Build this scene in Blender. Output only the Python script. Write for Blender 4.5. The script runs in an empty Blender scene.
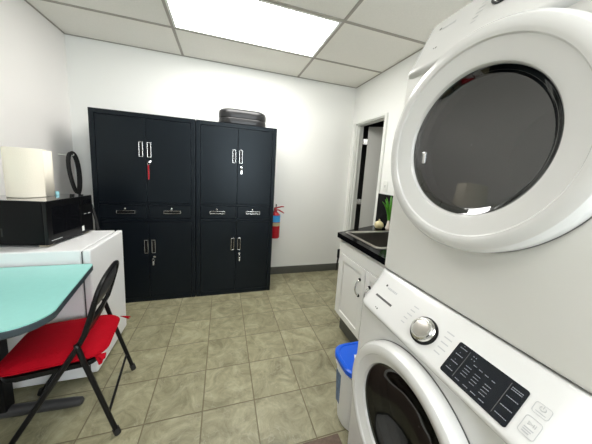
import bpy, bmesh, math, random
from mathutils import Vector, Matrix
SC = bpy.context.scene
COL = SC.collection
PI = math.pi
random.seed(4)

# ------------------------------------------------------------------ camera
CAM_POS = Vector((1.4553, -3.0407, 1.4018))
YAW, PITCH, ROLL, FPX = 0.3064, 0.1461, -0.0613, 238.3844
fw = Vector((math.sin(YAW)*math.cos(PITCH), math.cos(YAW)*math.cos(PITCH), -math.sin(PITCH)))
rt = Vector((math.cos(YAW), -math.sin(YAW), 0)); dn = fw.cross(rt)
c_, s_ = math.cos(ROLL), math.sin(ROLL)
rt2, dn2 = c_*rt + s_*dn, -s_*rt + c_*dn
cam_data = bpy.data.cameras.new('camera'); cam = bpy.data.objects.new('camera', cam_data); COL.objects.link(cam)
M3 = Matrix((rt2, -dn2, -fw)).transposed()
cam.matrix_world = Matrix.Translation(CAM_POS) @ M3.to_4x4()
cam_data.sensor_fit = 'HORIZONTAL'; cam_data.sensor_width = 36.0
cam_data.lens = FPX/592*36.0
cam_data.shift_x = -0.836/592; cam_data.shift_y = -14.666/592
cam_data.clip_start = 0.02; cam_data.clip_end = 50
SC.camera = cam

# ------------------------------------------------------------------ world, exposure, lamp strength
w = bpy.data.worlds.new('world'); SC.world = w; w.use_nodes = True
w.node_tree.nodes['Background'].inputs[0].default_value = (0.8, 0.85, 0.9, 1)
w.node_tree.nodes['Background'].inputs[1].default_value = 0.05
vs = SC.view_settings
vs.view_transform = 'Standard'; vs.look = 'None'; vs.exposure = 1.03; vs.gamma = 1.0; vs.use_curve_mapping = False
PANEL_POWER = 9.0
REAR_FILL_POWER = 5.0
WINDOW_FILL_POWER = 6.0

# ------------------------------------------------------------------ materials
def nodes(m):
    m.use_nodes = True
    return m.node_tree.nodes, m.node_tree.links
def mat(name, col, rough=0.5, metal=0.0, spec=0.5, var=0.0, vscale=8.0, bump=0.0, bscale=60.0, coat=0.0, rvar=0.0):
    m = bpy.data.materials.new(name); N, L = nodes(m)
    b = N['Principled BSDF']
    b.inputs['Base Color'].default_value = (*col, 1); b.inputs['Roughness'].default_value = rough
    b.inputs['Metallic'].default_value = metal; b.inputs['Specular IOR Level'].default_value = spec
    b.inputs['Coat Weight'].default_value = coat
    tc = N.new('ShaderNodeTexCoord')
    if var > 0:
        n = N.new('ShaderNodeTexNoise'); n.inputs['Scale'].default_value = vscale; n.inputs['Detail'].default_value = 4
        L.new(tc.outputs['Object'], n.inputs['Vector'])
        mx = N.new('ShaderNodeMix'); mx.data_type = 'RGBA'
        mx.inputs[6].default_value = (*[c*(1-var) for c in col], 1)
        mx.inputs[7].default_value = (*[min(1, c*(1+var)) for c in col], 1)
        L.new(n.outputs['Fac'], mx.inputs[0]); L.new(mx.outputs[2], b.inputs['Base Color'])
    if bump > 0:
        n2 = N.new('ShaderNodeTexNoise'); n2.inputs['Scale'].default_value = bscale; n2.inputs['Detail'].default_value = 3
        L.new(tc.outputs['Object'], n2.inputs['Vector'])
        bp = N.new('ShaderNodeBump'); bp.inputs['Strength'].default_value = bump; bp.inputs['Distance'].default_value = 0.01
        L.new(n2.outputs['Fac'], bp.inputs['Height']); L.new(bp.outputs[0], b.inputs['Normal'])
    return m
def emit(name, col, strength):
    m = bpy.data.materials.new(name); N, L = nodes(m)
    N.remove(N['Principled BSDF'])
    e = N.new('ShaderNodeEmission'); e.inputs[0].default_value = (*col, 1); e.inputs[1].default_value = strength
    L.new(e.outputs[0], N['Material Output'].inputs[0])
    return m
def tinted_glass(name, tint, ior):
    m = bpy.data.materials.new(name); N, L = nodes(m)
    N.remove(N['Principled BSDF'])
    t = N.new('ShaderNodeBsdfTransparent'); t.inputs[0].default_value = (*tint, 1)
    g = N.new('ShaderNodeBsdfGlossy'); g.inputs['Roughness'].default_value = 0.03
    f = N.new('ShaderNodeFresnel'); f.inputs[0].default_value = ior
    mx = N.new('ShaderNodeMixShader')
    L.new(f.outputs[0], mx.inputs[0]); L.new(t.outputs[0], mx.inputs[1]); L.new(g.outputs[0], mx.inputs[2])
    L.new(mx.outputs[0], N['Material Output'].inputs[0])
    return m

wall_m = mat('wall_paint', (0.86, 0.865, 0.835), 0.6, var=0.015, vscale=2.5, bump=0.06, bscale=90)
wall_lm = mat('wall_paint_warm', (0.86, 0.835, 0.81), 0.55, var=0.015, vscale=2.5, bump=0.06, bscale=90)
ceil_m = mat('ceiling_tile', (0.88, 0.86, 0.80), 0.9, var=0.07, vscale=140, bump=0.5, bscale=220)
grid_m = mat('ceiling_tee', (0.36, 0.335, 0.29), 0.5)
trim_m = mat('trim_paint', (0.78, 0.79, 0.75), 0.4)
base_m = mat('baseboard_vinyl', (0.095, 0.098, 0.085), 0.5, var=0.1)
leaf_m = mat('door_paint', (0.52, 0.52, 0.49), 0.45)
cab_m = mat('cabinet_steel', (0.0020, 0.0035, 0.006), 0.36, spec=0.30, bump=0.03, bscale=250)
cab_m.node_tree.nodes['Principled BSDF'].inputs['Specular Tint'].default_value = (0.82, 0.94, 1.0, 1)
chrome = mat('chrome', (0.72, 0.72, 0.70), 0.18, 1.0)
steel = mat('stainless_steel', (0.52, 0.50, 0.46), 0.28, 1.0, var=0.06, vscale=20)
black_p = mat('black_plastic', (0.004, 0.004, 0.0045), 0.3, spec=0.25)
black_r = mat('black_rubber', (0.01, 0.01, 0.01), 0.6)
black_g = mat('black_glass', (0.004, 0.004, 0.005), 0.06)
leather = mat('black_leather', (0.012, 0.012, 0.013), 0.33, bump=0.25, bscale=25)
white_app = mat('white_enamel', (0.70, 0.70, 0.685), 0.22, coat=0.3)
beige_app = mat('white_enamel_body', (0.74, 0.735, 0.70), 0.3)
fridge_m = mat('fridge_white', (0.80, 0.80, 0.80), 0.3, bump=0.02, bscale=300)
gasket = mat('grey_gasket', (0.09, 0.09, 0.09), 0.6)
teal = mat('teal_laminate', (0.27, 0.58, 0.54), 0.3, var=0.05, vscale=60)
edge_m = mat('table_edge', (0.035, 0.05, 0.06), 0.35)
red_c = mat('red_cloth', (0.36, 0.002, 0.010), 0.85, spec=0.1, var=0.12, vscale=30, bump=0.3, bscale=120)
chair_m = mat('chair_steel', (0.005, 0.005, 0.0055), 0.35, spec=0.25)
chair_p = mat('chair_panel', (0.035, 0.035, 0.036), 0.4)
counter_m = mat('counter_granite', (0.004, 0.004, 0.0045), 0.12, spec=0.10, var=0.5, vscale=120)
cupb_m = mat('cupboard_white', (0.80, 0.80, 0.77), 0.35)
dark_m = mat('dark_void', (0.02, 0.02, 0.02), 0.8)
hall_m = mat('hall_darkness', (0.03, 0.03, 0.03), 0.8)  # near-black colour stands in for the darkness of the unlit room
towel_m = mat('paper_towel', (0.86, 0.80, 0.68), 0.95, bump=0.12, bscale=150)
card_m = mat('cardboard', (0.42, 0.32, 0.2), 0.9)
cyan_p = mat('pale_blue_plastic', (0.35, 0.72, 0.80), 0.4)
tan_p = mat('tan_foot', (0.42, 0.36, 0.26), 0.6)
bucket_m = mat('bucket_white', (0.78, 0.78, 0.77), 0.35)
lid_m = mat('bucket_blue', (0.006, 0.11, 0.72), 0.3)
lab_b = mat('label_blue', (0.10, 0.17, 0.30), 0.4, var=0.95, vscale=45)
ext_red = mat('extinguisher_red', (0.42, 0.006, 0.015), 0.25)
ext_blue = mat('extinguisher_label', (0.04, 0.34, 0.74), 0.45, var=0.12, vscale=60)
ext_tan = mat('extinguisher_band', (0.50, 0.42, 0.24), 0.5)
rug_m = mat('brown_rug', (0.14, 0.10, 0.075), 0.95, var=0.35, vscale=60, bump=0.6, bscale=140)
green_l = mat('onion_leaf', (0.06, 0.26, 0.012), 0.4, var=0.35, vscale=25)
onion_w = mat('onion_skin', (0.68, 0.60, 0.34), 0.4, var=0.15, vscale=20)
garlic_m = mat('garlic_skin', (0.70, 0.62, 0.55), 0.6, var=0.12, vscale=30)
legend_m = mat('legend_print', (0.21, 0.23, 0.25), 0.5)
grey_print = mat('grey_print', (0.45, 0.46, 0.47), 0.5)
disp_m = mat('control_glass', (0.006, 0.008, 0.013), 0.12)
drum_m = mat('drum_steel', (0.20, 0.20, 0.20), 0.3, 0.9)
glass_w = tinted_glass('washer_glass', (0.20, 0.22, 0.22), 1.6)
glass_d = tinted_glass('dryer_glass', (0.17, 0.18, 0.18), 2.1)
lens_m = emit('light_diffuser', (1.0, 0.985, 0.95), PANEL_POWER)
rear_fill_m = emit('added_rear_fill', (1.0, 0.985, 0.95), REAR_FILL_POWER)
window_fill_m = emit('window_fill_glow', (0.88, 0.95, 1.0), WINDOW_FILL_POWER)  # glow of the added window, fill light for the room

def floor_material():
    m = bpy.data.materials.new('floor_slate_tile'); N, L = nodes(m); b = N['Principled BSDF']
    T, TX, TY = 0.2975, 1.3633, -1.7628
    tc = N.new('ShaderNodeTexCoord')
    def math_(op, a, bb=None):
        n = N.new('ShaderNodeMath'); n.operation = op
        for i, v in enumerate((a, bb)):
            if v is None: continue
            if isinstance(v, (int, float)): n.inputs[i].default_value = v
            else: L.new(v, n.inputs[i])
        return n.outputs[0]
    sep = N.new('ShaderNodeSeparateXYZ'); L.new(tc.outputs['Object'], sep.inputs[0])
    ux = math_('DIVIDE', math_('SUBTRACT', sep.outputs[0], TX), T)
    uy = math_('DIVIDE', math_('SUBTRACT', sep.outputs[1], TY), T)
    def edge(u):
        f = math_('FRACT', u)
        return math_('MINIMUM', f, math_('SUBTRACT', 1.0, f))
    e = math_('MINIMUM', edge(ux), edge(uy))
    mr = N.new('ShaderNodeMapRange'); mr.inputs[1].default_value = 0.006; mr.inputs[2].default_value = 0.015; mr.inputs[3].default_value = 0.12
    L.new(e, mr.inputs[0])                                    # 0 in the joint, 1 on the tile
    cell = N.new('ShaderNodeCombineXYZ')
    L.new(math_('FLOOR', ux), cell.inputs[0]); L.new(math_('FLOOR', uy), cell.inputs[1])
    wn = N.new('ShaderNodeTexWhiteNoise'); wn.noise_dimensions = '3D'; L.new(cell.outputs[0], wn.inputs['Vector'])
    off = N.new('ShaderNodeVectorMath'); off.operation = 'MULTIPLY_ADD'
    L.new(wn.outputs['Color'], off.inputs[0]); off.inputs[1].default_value = (7, 7, 7); L.new(tc.outputs['Object'], off.inputs[2])
    n1 = N.new('ShaderNodeTexNoise'); n1.inputs['Scale'].default_value = 7.5; n1.inputs['Detail'].default_value = 8
    n1.inputs['Roughness'].default_value = 0.72; n1.inputs['Distortion'].default_value = 0.9
    L.new(off.outputs[0], n1.inputs['Vector'])
    rp = N.new('ShaderNodeValToRGB'); L.new(n1.outputs['Fac'], rp.inputs[0])
    E_ = rp.color_ramp.elements
    E_[0].position = 0.28; E_[0].color = (0.135, 0.124, 0.068, 1)
    E_[1].position = 0.74; E_[1].color = (0.43, 0.405, 0.27, 1)
    q = E_.new(0.52); q.color = (0.285, 0.267, 0.165, 1)
    # pale veins
    n2 = N.new('ShaderNodeTexNoise'); n2.inputs['Scale'].default_value = 3.6; n2.inputs['Detail'].default_value = 5; n2.inputs['Distortion'].default_value = 1.6
    L.new(off.outputs[0], n2.inputs['Vector'])
    v = math_('ABSOLUTE', math_('SUBTRACT', n2.outputs['Fac'], 0.5))
    vr = N.new('ShaderNodeMapRange'); vr.inputs[1].default_value = 0.0; vr.inputs[2].default_value = 0.010; vr.inputs[3].default_value = 0.34; vr.inputs[4].default_value = 0.0
    L.new(v, vr.inputs[0])
    mv = N.new('ShaderNodeMix'); mv.data_type = 'RGBA'; L.new(vr.outputs[0], mv.inputs[0]); L.new(rp.outputs[0], mv.inputs[6]); mv.inputs[7].default_value = (0.42, 0.40, 0.30, 1)
    # tile to tile
    hv = N.new('ShaderNodeHueSaturation'); L.new(mv.outputs[2], hv.inputs['Color'])
    vm = N.new('ShaderNodeMapRange'); vm.inputs[3].default_value = 0.92; vm.inputs[4].default_value = 1.08
    L.new(wn.outputs['Value'], vm.inputs[0]); L.new(vm.outputs[0], hv.inputs['Value'])
    mg = N.new('ShaderNodeMix'); mg.data_type = 'RGBA'; L.new(mr.outputs[0], mg.inputs[0])
    mg.inputs[6].default_value = (0.12, 0.095, 0.05, 1); L.new(hv.outputs[0], mg.inputs[7])
    L.new(mg.outputs[2], b.inputs['Base Color'])
    b.inputs['Roughness'].default_value = 0.42
    hh = math_('ADD', math_('MULTIPLY', mr.outputs[0], 0.6), math_('MULTIPLY', n1.outputs['Fac'], 0.9))
    bp = N.new('ShaderNodeBump'); bp.inputs['Strength'].default_value = 0.5; bp.inputs['Distance'].default_value = 0.008
    L.new(hh, bp.inputs['Height']); L.new(bp.outputs[0], b.inputs['Normal'])
    return m
floor_m = floor_material()

# ------------------------------------------------------------------ mesh helpers (all coordinates are world metres)
class MB:
    def __init__(s): s.bm = bmesh.new()
    def _merge(s, tmp, M=None):
        if M is not None: bmesh.ops.transform(tmp, matrix=M, verts=tmp.verts)
        me = bpy.data.meshes.new('tmp'); tmp.to_mesh(me); tmp.free()
        s.bm.from_mesh(me); bpy.data.meshes.remove(me)
    def box(s, x0, x1, y0, y1, z0, z1, bev=0.0, seg=2, M=None):
        t = bmesh.new(); bmesh.ops.create_cube(t, size=1)
        bmesh.ops.scale(t, vec=(abs(x1-x0), abs(y1-y0), abs(z1-z0)), verts=t.verts)
        bmesh.ops.translate(t, vec=((x0+x1)/2, (y0+y1)/2, (z0+z1)/2), verts=t.verts)
        if bev > 0: bmesh.ops.bevel(t, geom=t.edges[:], offset=bev, segments=seg, affect='EDGES', profile=0.5, clamp_overlap=True)
        s._merge(t, M); return s
    def tube(s, pts, r, n=10, cap=True, closed=False):
        P_ = [Vector(p) for p in pts]; t = bmesh.new(); rings = []
        k = len(P_); prev = None
        for i in range(k):
            if closed: d = (P_[(i+1) % k]-P_[i-1]).normalized()
            elif i == 0: d = (P_[1]-P_[0]).normalized()
            elif i == k-1: d = (P_[-1]-P_[-2]).normalized()
            else: d = ((P_[i+1]-P_[i]).normalized()+(P_[i]-P_[i-1]).normalized()).normalized()
            if prev is None:
                a = Vector((0, 0, 1)) if abs(d.z) < 0.9 else Vector((1, 0, 0)); u = d.cross(a).normalized()
            else: u = (prev-d*prev.dot(d)).normalized()
            prev = u; v = d.cross(u); rr = r[i] if isinstance(r, (list, tuple)) else r
            rings.append([t.verts.new(P_[i]+(u*math.cos(2*PI*j/n)+v*math.sin(2*PI*j/n))*rr) for j in range(n)])
        for i in range(k if closed else k-1):
            A, B = rings[i], rings[(i+1) % k]
            for j in range(n): t.faces.new((A[j], A[(j+1) % n], B[(j+1) % n], B[j]))
        if cap and not closed: t.faces.new(rings[0][::-1]); t.faces.new(rings[-1])
        s._merge(t); return s
    def lathe(s, prof, org, axis='z', n=48, cap0=False, cap1=False):
        # prof: (radius, along) pairs
        t = bmesh.new(); rings = []
        for r, h in prof:
            ring = []
            for j in range(n):
                a = 2*PI*j/n; c, q = r*math.cos(a), r*math.sin(a)
                p = {'z': (c, q, h), 'x': (h, c, q), 'y': (q, h, c)}[axis]
                ring.append(t.verts.new(Vector(p)+Vector(org)))
            rings.append(ring)
        for A, B in zip(rings, rings[1:]):
            for j in range(n): t.faces.new((A[j], A[(j+1) % n], B[(j+1) % n], B[j]))
        if cap0: t.faces.new(rings[0][::-1])
        if cap1: t.faces.new(rings[-1])
        s._merge(t); return s
    def prism(s, poly, z0, z1, bev=0.0, seg=2):
        t = bmesh.new(); n = len(poly)
        lo = [t.verts.new((x, y, z0)) for x, y in poly]; hi = [t.verts.new((x, y, z1)) for x, y in poly]
        t.faces.new(lo[::-1]); top = t.faces.new(hi)
        for i in range(n): t.faces.new((lo[i], lo[(i+1) % n], hi[(i+1) % n], hi[i]))
        if bev > 0:
            eds = [e for e in t.edges if abs(e.verts[0].co.z-e.verts[1].co.z) < 1e-6]
            bmesh.ops.bevel(t, geom=eds, offset=bev, segments=seg, affect='EDGES', profile=0.5)
        s._merge(t); return s
    def loft(s, rings, cap0=True, cap1=True):
        t = bmesh.new(); R_ = [[t.verts.new(Vector(p)) for p in r] for r in rings]; n = len(R_[0])
        for A, B in zip(R_, R_[1:]):
            for j in range(n): t.faces.new((A[j], A[(j+1) % n], B[(j+1) % n], B[j]))
        if cap0: t.faces.new(R_[0][::-1])
        if cap1: t.faces.new(R_[-1])
        s._merge(t); return s
    def quad(s, *pts):
        t = bmesh.new(); t.faces.new([t.verts.new(Vector(p)) for p in pts]); s._merge(t); return s
    def ball(s, c, rx, ry, rz, seg=20):
        t = bmesh.new(); bmesh.ops.create_uvsphere(t, u_segments=seg, v_segments=seg//2, radius=1)
        bmesh.ops.scale(t, vec=(rx, ry, rz), verts=t.verts); bmesh.ops.translate(t, vec=c, verts=t.verts)
        s._merge(t); return s
    def build(s, name, m, parent=None, ang=38, face=None):
        bm = s.bm
        bmesh.ops.recalc_face_normals(bm, faces=bm.faces)
        if face is not None:                                  # open sheets: outer side towards «face»
            bm.normal_update()
            if sum(f.normal.dot(Vector(face))*f.calc_area() for f in bm.faces) < 0: bmesh.ops.reverse_faces(bm, faces=bm.faces)
        me = bpy.data.meshes.new(name)
        org = Vector((0, 0, 0))
        q = parent
        while q is not None: org += q.location; q = q.parent
        bmesh.ops.translate(bm, vec=-org, verts=bm.verts)
        bm.to_mesh(me); bm.free()
        for p in me.polygons: p.use_smooth = True
        me.set_sharp_from_angle(angle=math.radians(ang))
        me.materials.append(m)
        o = bpy.data.objects.new(name, me); COL.objects.link(o)
        if parent is not None: o.parent = parent
        wn_ = o.modifiers.new('normals', 'WEIGHTED_NORMAL'); wn_.keep_sharp = True; wn_.mode = 'FACE_AREA'; wn_.weight = 50
        return o
def tag(o, label, cat, group=None, kind=None):
    o['label'] = label; o['category'] = cat
    if group: o['group'] = group
    if kind: o['kind'] = kind
    return o
def thing(name, label, cat, loc, group=None):
    o = bpy.data.objects.new(name, None); COL.objects.link(o); o.location = loc; o.empty_display_size = 0.1
    return tag(o, label, cat, group)
def recenter(o, base=None):
    """move a one-mesh thing's origin to its base centre"""
    vs_ = [v.co for v in o.data.vertices]
    c = Vector(base) if base else Vector(((min(v.x for v in vs_)+max(v.x for v in vs_))/2, (min(v.y for v in vs_)+max(v.y for v in vs_))/2, min(v.z for v in vs_)))
    o.data.transform(Matrix.Translation(-c)); o.location = c
    return o
def struct(name, mb, m, label=None, cat=None, parent=None):
    o = mb.build(name, m, parent)
    if parent is None:
        o['kind'] = 'structure'; o['label'] = label; o['category'] = cat
    return o
def rrect(x0, x1, y0, y1, r, n=6):
    if not isinstance(r, (list, tuple)): r = [r]*4
    out = []
    for (cx, cy, a0), rr in zip(((x1, y1, 0), (x0, y1, PI/2), (x0, y0, PI), (x1, y0, 1.5*PI)), r):
        sx = -1 if cx == x1 else 1; sy = -1 if cy == y1 else 1
        for i in range(n+1):
            a = a0+PI/2*i/n
            out.append((cx+sx*rr+rr*math.cos(a), cy+sy*rr+rr*math.sin(a)))
    return out
def bez(p0, p1, p2, p3, n=12):
    p0, p1, p2, p3 = map(Vector, (p0, p1, p2, p3)); o = []
    for i in range(n+1):
        t = i/n; o.append(p0*(1-t)**3+p1*3*t*(1-t)**2+p2*3*t*t*(1-t)+p3*t**3)
    return o

back_m = mat('rear_wall', (0.10, 0.10, 0.10), 0.8)
# ------------------------------------------------------------------ the room
XR, H, YF = 3.152, 2.568, -5.0
G1, G2, R1, RS = 1.0269, 2.3253, -0.5518, 0.649
DY0, DY1, DZ = -0.105, -0.705, 2.075                     # doorway in the right wall
struct('floor', MB().box(-0.1, 5.2, YF-0.1, 0.12, -0.08, 0.0), floor_m, 'olive beige slate-look square floor tiles', 'floor')
struct('ceiling', MB().box(-0.1, XR+0.1, YF-0.1, 0.12, H, H+0.08), ceil_m, 'drop ceiling of off-white mineral tiles', 'ceiling')
struct('wall_back', MB().box(-0.1, XR+0.1, 0.0, 0.12, 0.0, H), wall_m, 'white painted wall behind the black cabinets', 'wall')
struct('wall_left', MB().box(-0.1, 0.0, YF-0.1, 0.0, 0.0, H), wall_lm, 'white painted wall on the left behind the microwave', 'wall')
WX0, WX1, WZ0, WZ1 = 1.55, 2.95, 0.80, 2.3                # window added out of view behind the viewer to light the room
wf = MB()
wf.box(0.0, WX0, YF-0.1, YF, 0.0, H); wf.box(WX1, XR, YF-0.1, YF, 0.0, H); wf.box(WX0, WX1, YF-0.1, YF, 0.0, WZ0); wf.box(WX0, WX1, YF-0.1, YF, WZ1, H)
struct('wall_front', wf, back_m, 'dark wall behind the viewer', 'wall')
wn = bpy.data.objects.new('added_window_1', None); COL.objects.link(wn); wn.location = ((WX0+WX1)/2, YF-0.05, WZ0)
wn['kind'] = 'structure'; wn['label'] = 'added glowing window, unseen behind the viewer, that lights the room'; wn['category'] = 'window'
fm = MB()
for a, b in ((WX0, WX0+0.04), ((WX0+WX1)/2-0.02, (WX0+WX1)/2+0.02), (WX1-0.04, WX1)): fm.box(a, b, YF-0.08, YF-0.03, WZ0, WZ1)
fm.box(WX0, WX1, YF-0.079, YF-0.031, WZ0, WZ0+0.04); fm.box(WX0, WX1, YF-0.079, YF-0.031, WZ1-0.04, WZ1)
fm.build('added_window_frame', trim_m, wn)
MB().box(WX0+0.03, WX1-0.03, YF-0.06, YF-0.052, WZ0+0.03, WZ1-0.03).build('fill_pane', window_fill_m, wn)
wr = MB()
wr.box(XR, XR+0.1, DY0, 0.0, 0.0, H); wr.box(XR, XR+0.1, YF-0.1, DY1, 0.0, H); wr.box(XR, XR+0.1, DY1, DY0, DZ, H)
struct('wall_right', wr, wall_m, 'white wall on the right with the doorway and sink', 'wall')
hl = MB()
hl.box(XR+0.1, 5.1, 0.0, 0.12, 0, H); hl.box(5.0, 5.1, -2.2, 0.0, 0, H); hl.box(XR+0.1, 5.1, -2.3, -2.2, 0, H); hl.box(XR+0.1, 5.1, -2.3, 0.12, H, H+0.08)
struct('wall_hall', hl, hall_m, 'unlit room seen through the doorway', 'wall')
gm = MB()
GW = 0.012
for gx in (G1, G2): gm.box(gx-GW, gx+GW, YF, 0, H-0.004, H+0.001)
k = 0
while R1-RS*k > YF:
    gm.box(0, XR, R1-RS*k-GW, R1-RS*k+GW, H-0.005, H+0.001); k += 1
gm.box(0, XR, -0.012, 0, H-0.006, H+0.001); gm.box(0, 0.012, YF, 0, H-0.006, H+0.001); gm.box(XR-0.012, XR, YF, 0, H-0.006, H+0.001)
struct('trim_1', gm, grid_m, 'beige metal grid bars of the drop ceiling', 'ceiling trim')
struct('baseboard_back', MB().box(0, XR, -0.012, 0, 0, 0.105, 0.003), base_m, 'dark grey baseboard along the back wall', 'baseboard')
struct('baseboard_left', MB().box(0, 0.012, YF, -0.013, 0, 0.105, 0.003), base_m, 'dark grey baseboard along the left wall', 'baseboard')
# door casing and jamb
tm = MB()
tm.box(XR-0.018, XR, DY0, DY0+0.068, 0, DZ+0.022, 0.004); tm.box(XR-0.018, XR, DY1-0.045, DY1, 0, DZ+0.022, 0.004)
tm.box(XR-0.018, XR, DY1, DY0, DZ, DZ+0.022, 0.003)
tm.box(XR, XR+0.1, DY0-0.016, DY0, 0, DZ); tm.box(XR, XR+0.1, DY1, DY1+0.016, 0, DZ); tm.box(XR, XR+0.1, DY1, DY0, DZ-0.012, DZ)
tm.box(XR+0.03, XR+0.05, DY0-0.03, DY0-0.016, 0, DZ-0.012)
struct('trim_2', tm, trim_m, 'white painted casing around the doorway', 'door trim')
# door leaf swung into the next room, hinged at the far jamb
dl = bpy.data.objects.new('door_1', None); COL.objects.link(dl)
dl.location = (XR+0.105, DY0-0.034, 0); dl['kind'] = 'structure'; dl['label'] = 'grey-white door swung open into the dark next room'; dl['category'] = 'door'
LEAF_ANG = math.radians(58)
Ml = Matrix.Translation(dl.location) @ Matrix.Rotation(LEAF_ANG, 4, 'Z')
MB().box(0.0, 0.038, -0.61, -0.05, 0.012, DZ-0.02, 0.002, M=Ml).build('door_leaf', leaf_m, dl)
for hz in (1.86, 1.05, 0.25):
    hg = MB(); hg.lathe([(0.007, hz-0.035), (0.007, hz+0.035)], (dl.location.x-0.005, DY0-0.034, 0), 'z', 12, True, True)
    hg.box(0.004, 0.010, -0.085, 0.004, hz-0.035, hz+0.035, M=Ml); hg.build('hinge', chrome, dl)

# ceiling light panels
def light_panel(y0, y1, m, label):
    t = thing('ceiling_light', label, 'ceiling light', ((G1+G2)/2, (y0+y1)/2, H), 'recessed ceiling light panels')
    f = MB(); a, b, z = G1+GW, G2-GW, H
    y0 += GW; y1 -= GW
    f.box(a, b, y0, y0+0.02, z-0.006, z); f.box(a, b, y1-0.02, y1, z-0.006, z)
    f.box(a, a+0.02, y0+0.02, y1-0.02, z-0.006, z); f.box(b-0.02, b, y0+0.02, y1-0.02, z-0.006, z)
    f.build('frame', trim_m, t)
    MB().box(a+0.02, b-0.02, y0+0.02, y1-0.02, z-0.005, z-0.001).build('diffuser', m, t)
light_panel(R1-RS, R1, lens_m, 'glowing rectangular light panel set in the drop ceiling')
light_panel(R1-RS*5, R1-RS*4, rear_fill_m, 'added light panel, unseen in the ceiling behind the viewer')  # extra panel added out of view to brighten the room
# switch plate
t = thing('switch_plate', 'small white wall plate above the black backsplash', 'switch', (XR-0.006, -0.835, 1.29), None)
MB().box(XR-0.007, XR, -0.872, -0.798, 1.25, 1.365, 0.003).build('plate', trim_m, t)
MB().box(XR-0.013, XR-0.006, -0.842, -0.828, 1.295, 1.32, 0.002).build('toggle', white_app, t)

# ------------------------------------------------------------------ black steel cupboards
def recessed_handle(par, cx, cz, w_, h_, yf):
    f = MB(); b = 0.005
    x0, x1, z0, z1 = cx-w_/2, cx+w_/2, cz-h_/2, cz+h_/2
    f.box(x0, x0+b, yf-0.006, yf+0.001, z0, z1, 0.0015); f.box(x1-b, x1, yf-0.006, yf+0.001, z0, z1, 0.0015)
    f.box(x0+b, x1-b, yf-0.006, yf+0.001, z0, z0+b, 0.0015); f.box(x0+b, x1-b, yf-0.006, yf+0.001, z1-b, z1, 0.0015)
    h = f.build('handle', chrome, par)
    return h
def lock(par, cx, cz, yf, r=0.011):
    return MB().lathe([(r, 0.001), (r, -0.009), (r*0.8, -0.011), (0.002, -0.011)], (cx, yf, cz), 'y', 16).build('lock', chrome, par)
def cupboard(x0, x1, label, hx_up, hx_dn, dof):
    yf, yb, hz = -0.433, -0.014, 1.85
    t = thing('storage_cabinet', label, 'cabinet', ((x0+x1)/2, (yf+yb)/2, 0), 'tall black steel cabinets')
    st = 0.040; xm = (x0+x1)/2
    b = MB()
    b.box(x0, x1, yf+0.022, yb, 0, hz, 0.003)
    b.box(x0, x0+st, yf, yf+0.024, 0, hz, 0.002); b.box(x1-st, x1, yf, yf+0.024, 0, hz, 0.002)
    b.box(x0+st, x1-st, yf, yf+0.024, hz-0.04, hz, 0.002); b.box(x0+st, x1-st, yf, yf+0.024, 0, 0.045, 0.002)
    b.box(x0+st, x1-st, yf, yf+0.024, 1.0, 1.02, 0.002); b.box(x0+st, x1-st, yf, yf+0.024, 0.835, 0.862, 0.002)
    b.box(xm-0.008, xm+0.008, yf+0.004, yf+0.024, 0.862, 1.0)
    b.build('body', cab_m, t)
    g = 0.003; xa, xb = x0+st+g, x1-st-g
    for i, (l, r) in enumerate(((xa, xm-0.0015), (xm+0.0015, xb))):
        for (z0, z1, hz_, hx) in ((1.02+g, 1.81-g, 1.525, hx_up[i]), (0.045+g, 0.835-g, 0.582, hx_dn[i])):
            d = MB().box(l, r, yf+0.002, yf+0.023, z0, z1, 0.003).build('door', cab_m, t)
            recessed_handle(d, hx, hz_, 0.034, 0.138, yf+0.002)
            MB().box(hx-0.0118, hx+0.0118, yf-0.001, yf+0.003, hz_-0.062, hz_+0.062).build('finger_recess', black_p, d)
            if i == 1: lock(d, hx+0.006, hz_-0.11, yf+0.002)
        l2, r2 = (xa, xm-0.0105) if i == 0 else (xm+0.0105, xb)
        d = MB().box(l2, r2, yf+0.002, yf+0.023, 0.862+g, 1.0-g, 0.003).build('drawer', cab_m, t)
        cx = (l2+r2)/2+dof
        recessed_handle(d, cx, 0.930, 0.155, 0.030, yf+0.002)
        MB().box(cx-0.071, cx+0.071, yf-0.001, yf+0.003, 0.921, 0.939).build('finger_recess', black_p, d)
        lock(d, cx-0.006, 0.962, yf+0.002, 0.009)
    return t
cupboard(0.330, 1.193, 'tall black steel cabinet nearer the left wall with the red key tag', (0.722, 0.790), (0.742, 0.806), 0.018)
cupboard(1.199, 2.006, 'tall black steel cabinet beside the fire extinguisher, round case on top', (1.566, 1.634), (1.568, 1.636), -0.01)
def key(x, z, red, label):
    y = -0.446
    t = thing('key', label, 'key', (x, y, z-0.03))
    k = MB(); k.box(x-0.0015, x+0.0015, y-0.028, y+0.004, z-0.006, z+0.006, 0.001)
    k.lathe([(0.013, -0.0015), (0.013, 0.0015)], (x, y-0.036, z), 'x', 16, True, True); k.build('key_blade', chrome, t)
    k = MB(); k.tube([(x+0.010*math.cos(a), y-0.036, z-0.018+0.012*math.sin(a)) for a in [2*PI*i/14 for i in range(14)]], 0.0015, 6, closed=True); k.build('ring', chrome, t)
    if red:
        MB().box(x-0.009, x+0.004, y-0.040, y-0.035, z-0.165, z-0.032, 0.003).build('tag', ext_red, t)
    else:
        MB().box(x-0.007, x+0.007, y-0.038, y-0.035, z-0.068, z-0.030, 0.001).build('spare_key', chrome, t)
key(0.796, 1.415, True, 'key with a long red tag hanging in the left cabinet upper lock')
key(0.812, 0.472, False, 'keys hanging in the lower door lock of the left cabinet')
key(1.640, 1.415, False, 'keys hanging in the upper door lock of the right cabinet')
key(1.642, 0.472, False, 'keys hanging in the lower door lock of the right cabinet')

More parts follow.
